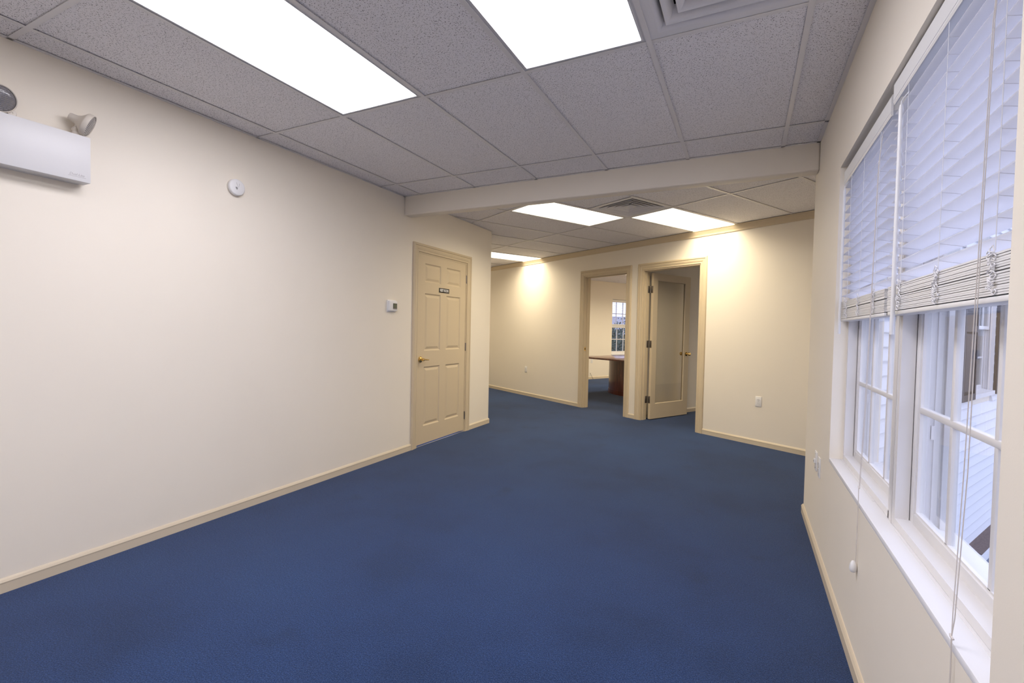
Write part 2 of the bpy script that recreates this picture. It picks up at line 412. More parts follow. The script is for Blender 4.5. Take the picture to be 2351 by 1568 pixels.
# back rooms: plain tiled ceilings far away
c2 = MB().box(-8.98, -4.58, BW+.12, 11.1, H, HT).build('ceiling', m_tile); c2.matrix_world = WING; struct(c2, 'ceiling of the lit office behind the open doorway', 'ceiling')
c3 = MB().box(-4.53, -1.54, BW+.12, 11.1, H, HT).build('ceiling', m_tile); c3.matrix_world = WING; struct(c3, 'ceiling of the dark room behind the glazed door', 'ceiling')

# ------------------------------------------------------------------ baseboards, crown, casings
BP = [(0, 0), (0, .012), (.043, .012), (.050, .0135), (.056, .010), (.060, .008), (.066, .0035), (.066, 0)]   # (height, thickness)
def baseboard(name, p0, p1, out, label, m0=0, m1=0):
    d = (Vector(p1)-Vector(p0)).normalized(); b = MB()
    b.rings([[Vector(p0) + Z3*a + Vector(out)*t - d*(m0*t) for a, t in BP], [Vector(p1) + Z3*a + Vector(out)*t + d*(m1*t) for a, t in BP]])
    return struct(b.build(name, m_base), label, 'baseboard')
CW = .087
baseboard('baseboard_left', (XL, YBACK, 0), (XL, DR[0]-CW+.004, 0), (1, 0, 0), 'pale tan baseboard running along the long left wall')
baseboard('baseboard_left', (XL, DR[1]+CW-.004, 0), (XL, YLC, 0), (1, 0, 0), 'short pale tan baseboard between restroom door and hallway corner', 0, 1)
baseboard('baseboard_right', (XR, YBACK, 0), (XR, YRC, 0), (-1, 0, 0), 'pale tan baseboard below the blind-covered windows', 0, 1)
baseboard('baseboard_back', W(-11, BW), W(D1[0]-CW+.008, BW), -N3, 'pale tan baseboard of the far wall left of the doorways')
baseboard('baseboard_back', W(D1[1]+CW-.008, BW), W(D2[0]-CW+.008, BW), -N3, 'very short pale tan baseboard between the two doorways')
baseboard('baseboard_back', W(D2[1]+CW-.008, BW), W(-1.54, BW), -N3, 'pale tan baseboard of the far wall right of the doorways')
baseboard('baseboard_hall', W(SN(XL, YLC)[0], 3.348), W(-11, 3.348), N3, 'baseboard round the hallway corner', .5, 0)
baseboard('baseboard_office', W(R1S, BW+.12), W(R1S, 11), T3, 'pale tan baseboard under the office window')
baseboard('baseboard_room', W(-4.53, BW+.12), W(-4.53, 11), T3, 'baseboard behind the open glazed door')
crn = MB().sweep([(-.074, 0), (-.074, .010), (-.066, .013), (-.060, .012), (-.048, .017), (-.020, .036), (-.012, .040), (-.010, .046), (0, .048), (0, 0)], W(-11, BW, H), W(-1.54, BW, H), Z3, -N3).build('trim_1', m_trim, smooth=True)
struct(crn, 'tan crown moulding along the top of the far wall', 'moulding')
CP = [(0, 0), (0, .011), (.006, .013), (.013, .012), (.016, .0085), (.021, .0085), (.025, .0125), (.034, .0135), (.047, .0165), (.053, .0160), (.057, .0130), (.061, .0135), (.064, .0195), (.079, .0200), (.085, .0165), (.087, .012), (.087, 0)]
def casing(name, frm, u0, u1, zh, depth, label, stop=True, back=False):
    """door casing in wall frame (along, up, out): two legs, mitred head, jambs and stops"""
    r = empty(name, frm)
    for k, (o_, sg) in enumerate(((0, 1),) + (((-depth, -1),) if back else ())):
        B = (0, 0, sg)
        MB().sweep(CP, (u0, 0, o_), (u0, zh, o_), (-1, 0, 0), B, 0, 1).build('casing_leg', m_trim, r, smooth=True)
        MB().sweep(CP, (u1, 0, o_), (u1, zh, o_), (1, 0, 0), B, 0, 1).build('casing_leg', m_trim, r, smooth=True)
        MB().sweep(CP, (u0, zh, o_), (u1, zh, o_), (0, 1, 0), B, 1, 1).build('casing_head', m_trim, r, smooth=True)
    j = .018
    MB().box(u0-.002, u0+j-.002, 0, zh, -depth, .002).build('jamb', m_trim, r)
    MB().box(u1-j+.002, u1+.002, 0, zh, -depth, .002).build('jamb', m_trim, r)
    MB().box(u0+j, u1-j, zh-j+.002, zh+.002, -depth, .002).build('jamb_head', m_trim, r)
    if stop:
        d0, d1 = stop
        MB().box(u0+j-.002, u0+j+.010, 0, zh-j, d1, d0).build('stop', m_trim, r)
        MB().box(u1-j-.010, u1-j+.002, 0, zh-j, d1, d0).build('stop', m_trim, r)
        MB().box(u0+j, u1-j, zh-j-.010, zh-j+.003, d1, d0).build('stop', m_trim, r)
    return struct(r, label, 'door casing')
FL = frame((XL, 0, 0), (0, 1, 0), Z3, (1, 0, 0))
cr = casing('trim_2', FL, DR[0], DR[1], DR[3], .12, 'tan moulded casing around the closed restroom door', stop=(-.042, -.075))
MB().box(DR[0]+.016, DR[1]-.016, 0, .004, -.014, .002).build('threshold', m_thresh, cr, bevel=.0015)
c_1 = casing('trim_3', on_back(0, 0), D1[0], D1[1], DHEAD, .12, 'tan moulded casing around the open doorway to the office', stop=(-.048, -.083), back=True)
MB().box(D1[0]+.0155, D1[0]+.0175, .93, .99, -.042, -.012).build('strike_plate', m_brass, c_1)
MB().box(D1[0]+.0172, D1[0]+.0180, .945, .975, -.034, -.020).build('strike_hole', m_dark, c_1)
casing('trim_4', on_back(0, 0), D2[0], D2[1], DHEAD, .12, 'tan moulded casing around the open glazed door', stop=(-.035, -.070), back=True)

# ------------------------------------------------------------------ restroom door
d1 = empty('door_1', FL); struct(d1, 'closed tan six-panel restroom door', 'door')
y0, y1, z0, z1 = 3.977, 4.893, .022, 2.033
PC = [(4.083, 4.374), (4.487, 4.778)]; PR = [(.210, .845), (1.014, 1.625), (1.743, 1.942)]
us_ = sorted({y0, y1, *[a for c in PC for a in c]}); zs_ = sorted({z0, z1, *[a for c in PR for a in c]})
b = MB()
for i in range(len(us_)-1):
    for j in range(len(zs_)-1):
        if (us_[i], us_[i+1]) in PC and (zs_[j], zs_[j+1]) in PR: continue
        k = len(b.v); b.v += [(us_[i], zs_[j], -.001), (us_[i+1], zs_[j], -.001), (us_[i+1], zs_[j+1], -.001), (us_[i], zs_[j+1], -.001)]; b.f.append((k, k+1, k+2, k+3))
b.box(y0, y1, z0, z1, -.036, -.014); k = len(b.v)
b.v += [(y, z, d) for d in (-.001, -.014) for y, z in ((y0, z0), (y1, z0), (y1, z1), (y0, z1))]
for q in range(4): b.f.append((k+q, k+(q+1) % 4, k+4+(q+1) % 4, k+4+q))
leaf = b.build('door_leaf', m_trim, d1)
for a0, a1 in PC:
    for b0, b1 in PR:
        MB().panel(a0, a1, b0, b1, [(0, -.001), (.003, -.003), (.011, -.0105), (.017, -.0115), (.024, -.0100), (.042, -.0035), (.046, -.003)]).build('panel', m_trim, leaf)
for z in (1.851, 1.036, .200):
    h = MB().lathe([(.0065, -.046), (.0065, .046)], 12, Matrix.Translation((4.9005, z, .005)) @ Matrix.Rotation(R(90), 4, 'X')).build('hinge', m_nickel, d1, smooth=True)
    b = MB()
    for q in (-.046, .046): b.lathe([(.004, -.003), (.0048, 0), (.004, .003)], 10, Matrix.Translation((4.9005, z+q, .005)) @ Matrix.Rotation(R(90), 4, 'X'))
    b.build('hinge_tip', m_nickel, h, smooth=True)
hd = MB(); ML = Matrix.Translation((4.018, .925, -.001))
hd.lathe([(.033, 0), (.0335, .004), (.031, .009), (.020, .012), (.0125, .016), (.0115, .034), (.015, .036), (.0165, .043), (.0145, .050), (0.008, .052)], 28, ML)
hnd = hd.build('door_handle', m_brass, d1, smooth=True)
lv = MB(); lv.tube([(4.022, .925, .045), (4.040, .925, .048), (4.060, .9235, .049), (4.085, .921, .047), (4.108, .919, .042), (4.122, .919, .037)], [.008, .0075, .0070, .0062, .0055, .0050], 12)
lv.build('lever', m_brass, hnd, smooth=True)
b = MB(); b.lathe([(.0065, .052), (.0065, .0535), (.001, .0536)], 12, ML); b.build('lock_button', m_nickel, hnd)

sg = empty('door_sign', on_left(4.436, 1.678)); tag(sg, 'small black plate reading REST ROOM on the tan door', 'sign')
MB().box(-.099, .099, -.0255, .0255, -.001, .0025).build('plate', m_black, sg, bevel=.0008)
text_mesh('lettering', 'REST ROOM', .040, m_letter, sg, (0, 0, .0026), .0003, 0, .74, .0012)

# ------------------------------------------------------------------ open glazed door (hinged on the left, opened 90 degrees into the dark room)
LEAFW, LT = .860, .038
dm = frame(W(-4.386, BW+.131, 0), N3, Z3, T3)      # local x along the leaf (into the room), y up, z towards the opening
d2 = empty('door_2', dm @ Matrix.Rotation(R(-.2), 4, 'Y')); struct(d2, 'tan single-pane glazed door standing open into the dark room', 'door')
gz0, gz1, gx0, gx1 = .225, 2.000, .098, LEAFW-.110
b = MB()
for q in ((0, gx0, .012, 2.098), (gx1, LEAFW, .012, 2.098), (gx0, gx1, .012, gz0), (gx0, gx1, gz1, 2.098)): b.box(q[0], q[1], q[2], q[3], -LT, 0)
lf2 = b.build('door_leaf', m_trim, d2)
b = MB()
for f in (1, -1):
    zz = (lambda d: d) if f == 1 else (lambda d: -LT-d)
    b.rings([[(gx0+i, gz0+i, zz(d)), (gx1-i, gz0+i, zz(d)), (gx1-i, gz1-i, zz(d)), (gx0+i, gz1-i, zz(d))] for i, d in ((0, 0), (.003, -.001), (.010, -.010), (.012, -.0145))], cap0=False, cap1=False)
b.build('glazing_bead', m_trim, lf2)
MB().box(gx0, gx1, gz0, gz1, -LT/2-.002, -LT/2+.002).build('pane', m_doorglass, lf2)
for z in (1.865, 1.085, .290):
    hb = MB(); hb.lathe([(.006, -.05), (.006, .05)], 10, Matrix.Translation((-.007, z, -LT-.009)) @ Matrix.Rotation(R(90), 4, 'X')); hg = hb.build('hinge', m_nickel, d2, smooth=True)
    MB().box(-.0025, .0005, z-.05, z+.05, -LT+.001, -.005).build('hinge_leaf', m_nickel, hg, bevel=.001)
    MB().box(-.046, -.008, z-.05, z+.05, -.0605, -.0575).build('hinge_leaf', m_nickel, hg, bevel=.001)
for f in (1, -1):
    Mk = Matrix.Translation((LEAFW-.058, .935, 0 if f == 1 else -LT)) @ (Matrix.Identity(4) if f == 1 else Matrix.Rotation(R(180), 4, 'X'))
    MB().lathe([(.032, 0), (.032, .004), (.026, .010), (.013, .016), (.011, .030), (.018, .036), (.026, .044), (.0275, .054), (.024, .063), (.012, .067), (.002, .0675)], 28, Mk).build('door_knob', m_brass, d2, smooth=True)

# ------------------------------------------------------------------ wall fittings
def outlet(name, frm, label, kind='duplex', plate=m_plastic):
    r = empty(name, frm); tag(r, label, 'outlet')
    MB().box(-.035, .035, -.057, .057, 0, .006).build('cover_plate', plate, r, bevel=.0022)
    if kind == 'duplex':
        for y in (-.0195, .0195):
            b = MB(); b.prism([(.0165*math.cos(a), max(-.0125, min(.0125, .0165*math.sin(a)))+y) for a in [2*math.pi*i/24 for i in range(24)]], .005, .0075)
            f = b.build('socket', plate, r)
            MB().box(-.0075, -.0055, y+.000, y+.008, .007, .0079).build('slot', m_dark, f); MB().box(.0055, .0075, y+.001, y+.0075, .007, .0079).build('slot', m_dark, f)
            MB().lathe([(.0025, .007), (.0025, .0079)], 10, Matrix.Translation((0, y-.006, 0))).build('earth_hole', m_dark, f)
        MB().lathe([(.003, .006), (.003, .0072), (.001, .0076)], 10).build('screw', m_nickel, r)
    else:
        MB().box(-.012, .012, -.013, .013, .006, .015).build('jack', plate, r, bevel=.002)
        MB().box(-.006, .006, -.007, .003, .0145, .0155).build('jack_hole', m_dark, r)
        for y in (-.042, .042): MB().lathe([(.003, .006), (.003, .0072)], 10, Matrix.Translation((0, y, 0))).build('screw', m_nickel, r)
    return r
outlet('wall_outlet', on_back(-2.776, .500), 'white outlet on the far wall right of the doorways')
outlet('wall_outlet', on_back(-7.203, .501), 'white outlet low on the far wall left of the doorways')
outlet('phone_jack', on_right(3.352, .513), 'white jack plate on right wall, the farther of two plates', 'jack')
outlet('wall_outlet', on_right(3.215, .508), 'white outlet on right wall, nearer the window sill')
outlet('wall_outlet', frame(W(R1S, 8.655, .475), N3, Z3, T3), 'white outlet below the tabletop on the office wall')
b = MB(); b.tube([(0, 0, .003), (0.02, -.06, .02), (.05, -.115, .03), (.075, -.16, .035)], .004, 6)
cab = b.build('loose_cable', m_black); cab.matrix_world = frame(W(R1S+.014, 8.60, .165), N3, Z3, T3); tag(cab, 'short dark cable end sticking up at the office baseboard', 'cable')

th = empty('thermostat', on_left(3.553, 1.462)); tag(th, 'small white wall thermostat with a grey display', 'thermostat')
MB().box(-.062, .062, -.058, .058, 0, .008).build('back_plate', m_plastic, th, bevel=.003)
body = MB().box(-.054, .058, -.048, .048, .007, .030).build('body', m_plastic, th, bevel=.006, seg=3)
MB().box(-.006, .050, -.030, .026, .0295, .0308).build('bezel', m_black, body); MB().box(0, .044, -.018, .021, .0306, .0312).build('display', m_screen, body)
MB().box(-.004, .048, -.0275, -.0215, .0306, .0312).build('button_strip', m_grey, body)

al = empty('wall_alarm', on_left(2.004, 2.163)); tag(al, 'round white wall alarm with sound-wave symbol', 'alarm')
MB().lathe([(.054, 0), (.054, .006), (.052, .007)], 48).build('base_ring', m_almond, al, smooth=True)
MB().lathe([(.051, .006), (.0535, .009), (.0535, .022), (.051, .028), (.046, .031), (.001, .032)], 48).build('cover', m_plastic, al, smooth=True)
def arc(r, a0, a1, c=(0, 0), wd=.0011):
    n = 10; return [(c[0]+(r+q)*math.cos(a0+(a1-a0)*i/n), c[1]+(r+q)*math.sin(a0+(a1-a0)*i/n)) for q, rng in ((wd, range(n+1)), (-wd, range(n, -1, -1))) for i in rng]
for rr in (.0075, .012, .0165): MB().prism(arc(rr, R(175), R(245), (.003, -.001)), .0317, .0324).build('sound_mark', m_dark, al)
for p in ((-.010, .030, .000, .004), (.010, .026, .008, .006), (.0005, .0025, .0085, .0025)):
    a, c = Vector(p[:2]), Vector(p[2:]); d = (c-a).normalized(); nn = Vector((-d.y, d.x))*.0005
    MB().prism([tuple(a+nn), tuple(c+nn), tuple(c-nn), tuple(a-nn)], .0316, .0322).build('seam_line', m_grey, al)

em = empty('emergency_light', on_left(.980, 2.067)); tag(em, 'white twin-head emergency light box high on the left wall', 'emergency light')
MB().box(-.221, .221, -.113, .113, .012, .090).build('housing', m_enamel, em, bevel=.0025)
MB().box(-.205, .205, -.1125, .105, 0, .013).build('back_pan', m_enamel, em)
text_mesh('lettering', 'Dual-Lite', .0165, m_faint, em, (.166, -.084, .0902), .0002, .25, .95)
MB().box(.132, .202, -.0940, -.0932, .0900, .0904).build('underline', m_grey, em)
def head(kn, rim, aim):
    """lamp head: knuckle position, rim centre and aim in the fitting frame (right, up, out)"""
    kx, ky, kz = kn
    b = MB(); b.lathe([(.017, 0), (.017, max(.006, ky-.113-.010))], 20, Matrix.Translation((kx, .113, kz)) @ Matrix.Rotation(R(-90), 4, 'X')); sw = b.build('swivel', m_almond, em, smooth=True)
    b = MB(); b.lathe([(.014, -.013), (.0165, -.010), (.0165, .011), (.0145, .014), (.004, .0145), (.0035, .0125), (.001, .0125)], 24, Matrix.Translation((kx, ky, kz))); b.build('knuckle', m_almond, sw, smooth=True)
    d = Vector(aim).normalized(); xx = Vector((0, 1, 0)).cross(d).normalized(); yy = d.cross(xx); Mh = frame(Vector(rim), xx, yy, d)
    b = MB(); p = Vector(kn); q = Vector(rim)-d*.046; b.tube([p, (p+q)/2+Vector((0, .004, 0)), q], [.009, .010, .012], 10); b.build('bracket', m_almond, sw, smooth=True)
    MB().lathe([(.002, -.086), (.015, -.0855), (.018, -.080), (.0195, -.068), (.0225, -.056), (.030, -.044), (.041, -.034), (.051, -.027), (.0565, -.022), (.058, -.019), (.058, -.001), (.0565, .001), (.0535, -.001)], 40, Mh, cap1=False).build('lamp_head', m_almond, em, smooth=True)
    ln = MB().lathe([(.0535, -.004), (.046, .000), (.03, .004), (.001, .006)], 40, Mh).build('lens', m_bulb, em, smooth=True)
    rows, b = 13, MB()
    for i in range(rows):
        yv = (i-(rows-1)/2)*.0078; hw = math.sqrt(max(0, .0495**2-yv*yv)); nc = max(2, int(hw/.0075))
        for k in range(nc):
            xa = -hw+2*hw*k/nc; xb = xa+2*hw/nc*.72
            zf = lambda x: .0066-.0098*((x*x+yv*yv)/.0535**2)
            c = len(b.v); b.v += [Mh @ Vector(v) for v in ((xa, yv-.0024, zf(xa)), (xb, yv-.0024, zf(xb)), (xb, yv+.0018, zf(xb)+.0016), (xa, yv+.0018, zf(xa)+.0016))]; b.f.append((c, c+1, c+2, c+3))
    b.build('lens_ribs', m_reflector, ln)
head((.181, .145, .045), (.224, .172, .080), (.80, -.40, .45))
head((-.052, .131, .045), (-.098, .170, .092), (.12, -.22, .95))

# ------------------------------------------------------------------ windows (local: x along, y outwards, z up)
def rect_frame(b, x0, x1, z0, z1, wl_, wr_, wb_, wt_, ya, yb):
    b.box(x0, x0+wl_, ya, yb, z0, z1); b.box(x1-wr_, x1, ya, yb, z0, z1); b.box(x0+wl_, x1-wr_, ya, yb, z0, z0+wb_); b.box(x0+wl_, x1-wr_, ya, yb, z1-wt_, z1); return b
def window(name, frm, Wd, z0, z1, label, y0=.058, depth=.135, cols=3, rows=2, drop=0):
    r = empty(name, frm); struct(r, label, 'window'); h = Wd/2
    # jambs with sash tracks
    for sg in (-1, 1):
        b = MB(); q = lambda xa, xb, ya, yb: b.box(min(sg*xa, sg*xb), max(sg*xa, sg*xb), ya, yb, z0, z1)
        q(h-.012, h, y0, y0+depth); q(h-.022, h-.012, y0, y0+.038); q(h-.022, h-.012, y0+.072, y0+.082); q(h-.026, h-.012, y0+.116, y0+depth)
        q(h-.016, h-.012, y0+.050, y0+.056); q(h-.016, h-.012, y0+.094, y0+.100)
        b.build('jamb', m_vinyl, r)
        bx = MB(); bx.box(min(sg*(h-.012), sg*(h-.020)), max(sg*(h-.012), sg*(h-.020)), y0+.086, y0+.093, z0+.30, z0+.345); bx.build('balance_shoe', m_grid, r)
    MB().box(-h+.012, h-.012, y0, y0+depth, z1-.02, z1).build('head', m_vinyl, r)
    b = MB(); b.rings([[(x, y0, z0), (x, y0+depth+.03, z0), (x, y0+depth+.03, z0+.004), (x, y0+.045, z0+.026), (x, y0, z0+.026)] for x in (-h+.012, h-.012)]); b.build('sloped_sill', m_vinyl, r)
    zm = (z0+z1)/2+.008
    for nm, za, zb, ya in (('lower_sash', z0+.018, zm+.018, y0+.040), ('upper_sash', zm-.018, z1-.015, y0+.080)):
        b = MB(); a0, a1 = -h+.0135, h-.0135
        rect_frame(b, a0, a1, za, zb, .038, .038, .042 if nm == 'lower_sash' else .034, .034, ya, ya+.030)
        sh = b.build(nm, m_vinyl, r, bevel=.003)
        gx0, gx1, gz0, gz1 = a0+.038, a1-.038, za+(.042 if nm == 'lower_sash' else .034), zb-.034
        b = MB(); rect_frame(b, gx0, gx1, gz0, gz1, .006, .006, .006, .006, ya+.006, ya+.024); b.build('glazing_bead', m_vinyl, sh)
        for i in range(1, cols):
            x = gx0+(gx1-gx0)*i/cols; MB().box(x-.010, x+.010, ya+.006, ya+.024, gz0, gz1).build('muntin', m_vinyl, sh, bevel=.004)
        for j in range(1, rows):
            z = gz0+(gz1-gz0)*j/rows; MB().box(gx0, gx1, ya+.005, ya+.025, z-.010, z+.010).build('muntin', m_vinyl, sh, bevel=.004)
        for i in range(cols):
            for j in range(rows):
                xa, xb = gx0+(gx1-gx0)*i/cols, gx0+(gx1-gx0)*(i+1)/cols; zc, zd = gz0+(gz1-gz0)*j/rows, gz0+(gz1-gz0)*(j+1)/rows
                MB().box(xa, xb, ya+.0135, ya+.0165, zc, zd).build('pane', m_glass, sh)
    return r
MUL0, MUL1 = 1.995, 2.032
def fr_right(yc): return frame((XR, yc, 0), (0, -1, 0), (1, 0, 0), Z3)
window('window_1', fr_right((MUL1+WIN[1])/2), WIN[1]-MUL1, WIN[2]+.002, WIN[3], 'far white sash window in right wall, next to the outlets')
window('window_2', fr_right((WIN[0]+MUL0)/2), MUL0-WIN[0], WIN[2]+.002, WIN[3], 'near white sash window in right wall, siding visible outside')
mu = MB().box(XR+.056, XR+.19, MUL0, MUL1, WIN[2], WIN[3]).build('trim_5', m_vinyl, bevel=.002); struct(mu, 'white mullion post between the two windows', 'mullion')
MB().box(XR+.094, XR+.104, MUL0-.006, MUL0, WIN[2], WIN[3]).build('mullion_bead', m_vinyl, mu)
MB().box(XR+.0555, XR+.060, MUL0+.005, MUL0+.006, WIN[2], WIN[3]).build('mullion_groove', m_grey, mu)
sl = MB(); sl.box(XR-.001, XR+.205, WIN[0]+.001, WIN[1]-.001, WIN[2]-.019, WIN[2]); sill = sl.build('trim_6', m_white, bevel=.002); struct(sill, 'white window sill board below both windows', 'window sill')
MB().box(XR+.050, XR+.058, WIN[0]+.001, MUL0-.06, WIN[2], WIN[2]+.0016).build('sill_ridge', m_white, sill); MB().box(XR+.050, XR+.058, MUL1+.2, WIN[1]-.001, WIN[2], WIN[2]+.0016).build('sill_ridge', m_white, sill)
MB().box(XR+.066, XR+.100, WIN[0]+.001, MUL0-.006, WIN[2], WIN[2]+.0035).build('sill_stop', m_white, sill, bevel=.001); MB().box(XR+.066, XR+.100, MUL1, WIN[1]-.001, WIN[2], WIN[2]+.0035).build('sill_stop', m_white, sill, bevel=.001)

# ------------------------------------------------------------------ blinds (local: x along, y outwards from the wall face, z up)
slat_cache = {}
def slat_mesh(l, thick=.0034, wd=.050):
    k = (round(l, 3), wd)
    if k not in slat_cache:
        pr = []; n = 5
        for i in range(n+1): t = -1+2*i/n; pr.append((t*wd/2, .0022*(1-t*t)))
        prof = [(y, z+thick/2) for y, z in pr] + [(y, z-thick/2) for y, z in reversed(pr)]
        b = MB(); b.rings([[(x, y, z) for y, z in prof] for x in (-l/2, l/2)])
        o = b.build('slat', m_slat, smooth=True); slat_cache[k] = o.data; bpy.data.objects.remove(o, do_unlink=True)
    return slat_cache[k]
def blind(frm, l, ladders, cordx, wandx, label, zt=2.114, dy=0.0, n_hang=14, n_stack=16, z_first=2.007, pitch=.042, tilt=-12, cord=True, sill_z=.637, cord_end=.33, split_at=None, detail=True):
    r = empty('window_blind', frm); tag(r, label, 'blind'); h = l/2; yc = .043+dy
    b = MB(); b.rings([[(x, y, z) for y, z in ((.016+dy, zt-.072), (.013+dy, zt-.066), (.013+dy, zt-.006), (.016+dy, zt), (.020+dy, zt), (.020+dy, zt-.072))] for x in (-h-.006, h+.006)])
    va = b.build('valence', m_plastic, r)
    MB().box(-h-.006, h+.006, .0122+dy, .0132+dy, zt-.0605, zt-.0590).build('valence_groove', m_white, va)
    b = MB(); b.box(-h, h, .022+dy, .068+dy, zt-.052, zt-.006); b.build('headrail', m_plastic, r, bevel=.002)
    me = slat_mesh(l); me2 = me.copy(); me2.materials.clear(); me2.materials.append(m_plastic)
    for v_ in me2.vertices: v_.co.z *= 1.22
    for k in range(n_hang):
        o = link('slat', me, r); o.location = (random.uniform(-.0008, .0008), yc, z_first-pitch*k); o.rotation_euler = (R(tilt+random.uniform(-1, 1)), 0, R(random.uniform(-.05, .05)))
    zb = 1.340
    for k in range(n_stack):
        o = link('slat', me2, r); o.location = (random.uniform(-.002, .002), yc+random.uniform(-.0012, .0012), zb+.017+.0050*k+(.0025 if k > 8 else 0)); o.rotation_euler = (R(random.uniform(-.35, .35)), 0, 0)
    br = MB().box(-h, h, yc-.0245, yc+.0245, zb+.001, zb+.0135).build('bottom_rail', m_plastic, r, bevel=.003)
    if detail:
        for s_ in (-1, 1): MB().box(s_*(h-.0005)-.001, s_*(h-.0005)+.001, yc-.017, yc+.017, zb+.004, zb+.013).build('rail_end_cap', m_black, br)
    ztop = zb+.017+.005*n_stack+.004
    for x in ladders:
        b = MB()
        for y in (yc-.0255, yc+.0255): b.tube([(x, y, zt-.05), (x, y, ztop)], .0009 if detail else .002, 5)
        for k in range(n_hang): b.tube([(x, yc-.0255, z_first-pitch*k-.004+.0255*math.sin(R(-tilt))), (x, yc+.0255, z_first-pitch*k-.004-.0255*math.sin(R(-tilt)))], .0007, 4)
        ld = b.build('ladder_cord', m_ladder, r)
        if detail:   # slack ladder loops bunched in front of the stack
            rn = random.Random(int(x*1000)+5); b = MB()
            for q in range(15):
                z = ztop+.001-.0058*q; w1 = rn.uniform(.006, .013); hh = rn.uniform(.005, .011); out = rn.uniform(.003, .009); xx = x+rn.uniform(-.006, .006)+.010*(q/15-.5); ph = rn.uniform(0, 6.28)
                pth = [(xx+w1*math.cos(a+ph)*(.65+.35*math.sin(2*a+q)), yc-.0265-out*(.55+.45*math.sin(a*.5+ph)), z+hh*math.sin(a)*(.8+.2*math.cos(3*a))) for a in [R(16*i) for i in range(22)]]
                b.tube(pth, .00125, 5)
            b.build('ladder_loops', m_ladder, ld, smooth=True)
    # tilt wand
    if wandx is not None:
        b = MB(); b.lathe([(.0062, 0), (.0062, .70), (.004, .715)], 14, Matrix.Translation((wandx, .0065+dy, 1.278))); wn = b.build('tilt_wand', m_plastic, r, smooth=True)
        b = MB(); b.tube([(wandx, .0065+dy, 1.992), (wandx, .0065+dy, 2.004), (wandx, .012+dy, 2.014), (wandx, .024+dy, 2.03)], .0018, 6); b.build('wand_hook', m_plastic, wn)
    if cord:
        x, kz, ez = cordx
        b = MB()
        for dx in (-.009, .009): b.tube([(x, .022+dy, zt-.06), (x+dx*.4, .014, 1.9), (x+dx*.5, .009, 1.45), (x+dx, .004, 1.0), (x+dx*.6, -.004, sill_z+.06), (x, -.006, kz)], .0010, 6)
        b.tube([(x, -.006, kz), (x+.002, -.006, kz-.06), (x-.002, -.006, ez)], .0014, 6); lc = b.build('lift_cord', m_cord, r, smooth=True)
        b = MB(); b.tube([(x-.006, -.006, kz+.002), (x, -.007, kz), (x+.006, -.005, kz-.003)], .0024, 6); b.build('knot', m_cord, lc, smooth=True)
        if cord_end:
            b = MB(); b.lathe([(.002, .022), (.006, .019), (.0105, .008), (.0125, -.004), (.012, -.014), (.008, -.021), (.004, -.022)], 16, Matrix.Translation((x-.002, -.0135, ez))); b.build('tassel', m_plastic, lc, smooth=True)
    return r
yc1 = (2.043+2.887)/2; l1 = 2.887-2.043
blind(fr_right(yc1), l1, [-(2.725-yc1), -(2.455-yc1), -(2.185-yc1)], (-(2.170-yc1), .70, .395), -(2.828-yc1), 'white slat blind half raised over the far window', zt=2.098, dy=.003)
yc2 = (1.130+1.990)/2; l2 = 1.990-1.130
blind(fr_right(yc2), l2, [-(1.845-yc2), -(1.525-yc2), -(1.225-yc2)], (-(1.268-yc2), .655, .40), -(1.868-yc2), 'white slat blind half raised over the near window', zt=2.117, dy=0.0, cord_end=None)

# office window with its blind
fo = frame(W(R1S, (R1W[0]+R1W[1])/2, 0), N3, -T3, Z3)
window('window_3', fo, R1W[1]-R1W[0], R1W[2], R1W[3], 'white sash window of the office, seen through the doorway')
blind(fo, R1W[1]-R1W[0]-.03, [-.30, 0, .30], (0, .7, .4), None, 'white slat blind half raised over the office window', zt=2.092, tilt=2, z_first=1.99, pitch=.042, n_hang=13, cord=False, detail=False)
so = MB().box(R1W[0]-.001, R1W[1]+.001, -.0, .06, R1W[2]-.012, R1W[2]+.012); so = MB().box(-.435, .435, -.012, .06, R1W[2]-.03, R1W[2]).build('trim_7', m_white, bevel=.003); so.matrix_world = fo; struct(so, 'white sill of the office window', 'window sill')

# ------------------------------------------------------------------ ceiling lights
def troffer(par, x0, x1, y0, y1, lens, label, group, lamp=None, k=1.0):
    r = empty('ceiling_light', (Matrix.Identity(4) if par is None else par) @ Matrix.Translation(((x0+x1)/2, (y0+y1)/2, H))); tag(r, label, 'ceiling light', group)
    a, c = (x1-x0)/2-.004, (y1-y0)/2-.004
    b = MB(); b.rings([[(-a+i, -c+i, z), (a-i, -c+i, z), (a-i, c-i, z), (-a+i, c-i, z)] for i, z in ((0, .09), (0, .0035), (.018, .0035), (.021, .001), (.025, .001), (.027, .0045), (.027, .012))], cap1=False); b.build('frame', m_enamel, r)
    MB().box(-a+.026, a-.026, -c+.026, c-.026, .006, .0085).build('lens', lens, r)
    if lamp:
        ld = bpy.data.lights.new('tube_light', 'AREA'); ld.shape = 'RECTANGLE'; ld.size = 2*a-.054; ld.size_y = 2*c-.054
        ld.color = lamp[0]; ld.energy = lamp[1]*k; ld.spread = R(lamp[2])
        lo_ = bpy.data.objects.new('tube_light', ld); C.objects.link(lo_); lo_.parent = r; lo_.location = (0, 0, .0055)
    return r
nl = ['large lit ceiling light nearest the left wall', 'large lit ceiling light beside the air vent', ]
near_lights.sort(key=lambda q: (-q[2], q[0]))
labs = ['lit ceiling light nearest the long left wall', 'lit ceiling light in the front room beside the air vent', 'unseen ceiling light added behind the camera to brighten the room, on the left', 'unseen ceiling light added behind the camera to brighten the room, on the right']  # the rear pair is unseen, added to brighten the front room
for q, lb in zip(near_lights, labs): troffer(None, *q, m_lens_near, lb, 'front room ceiling lights')
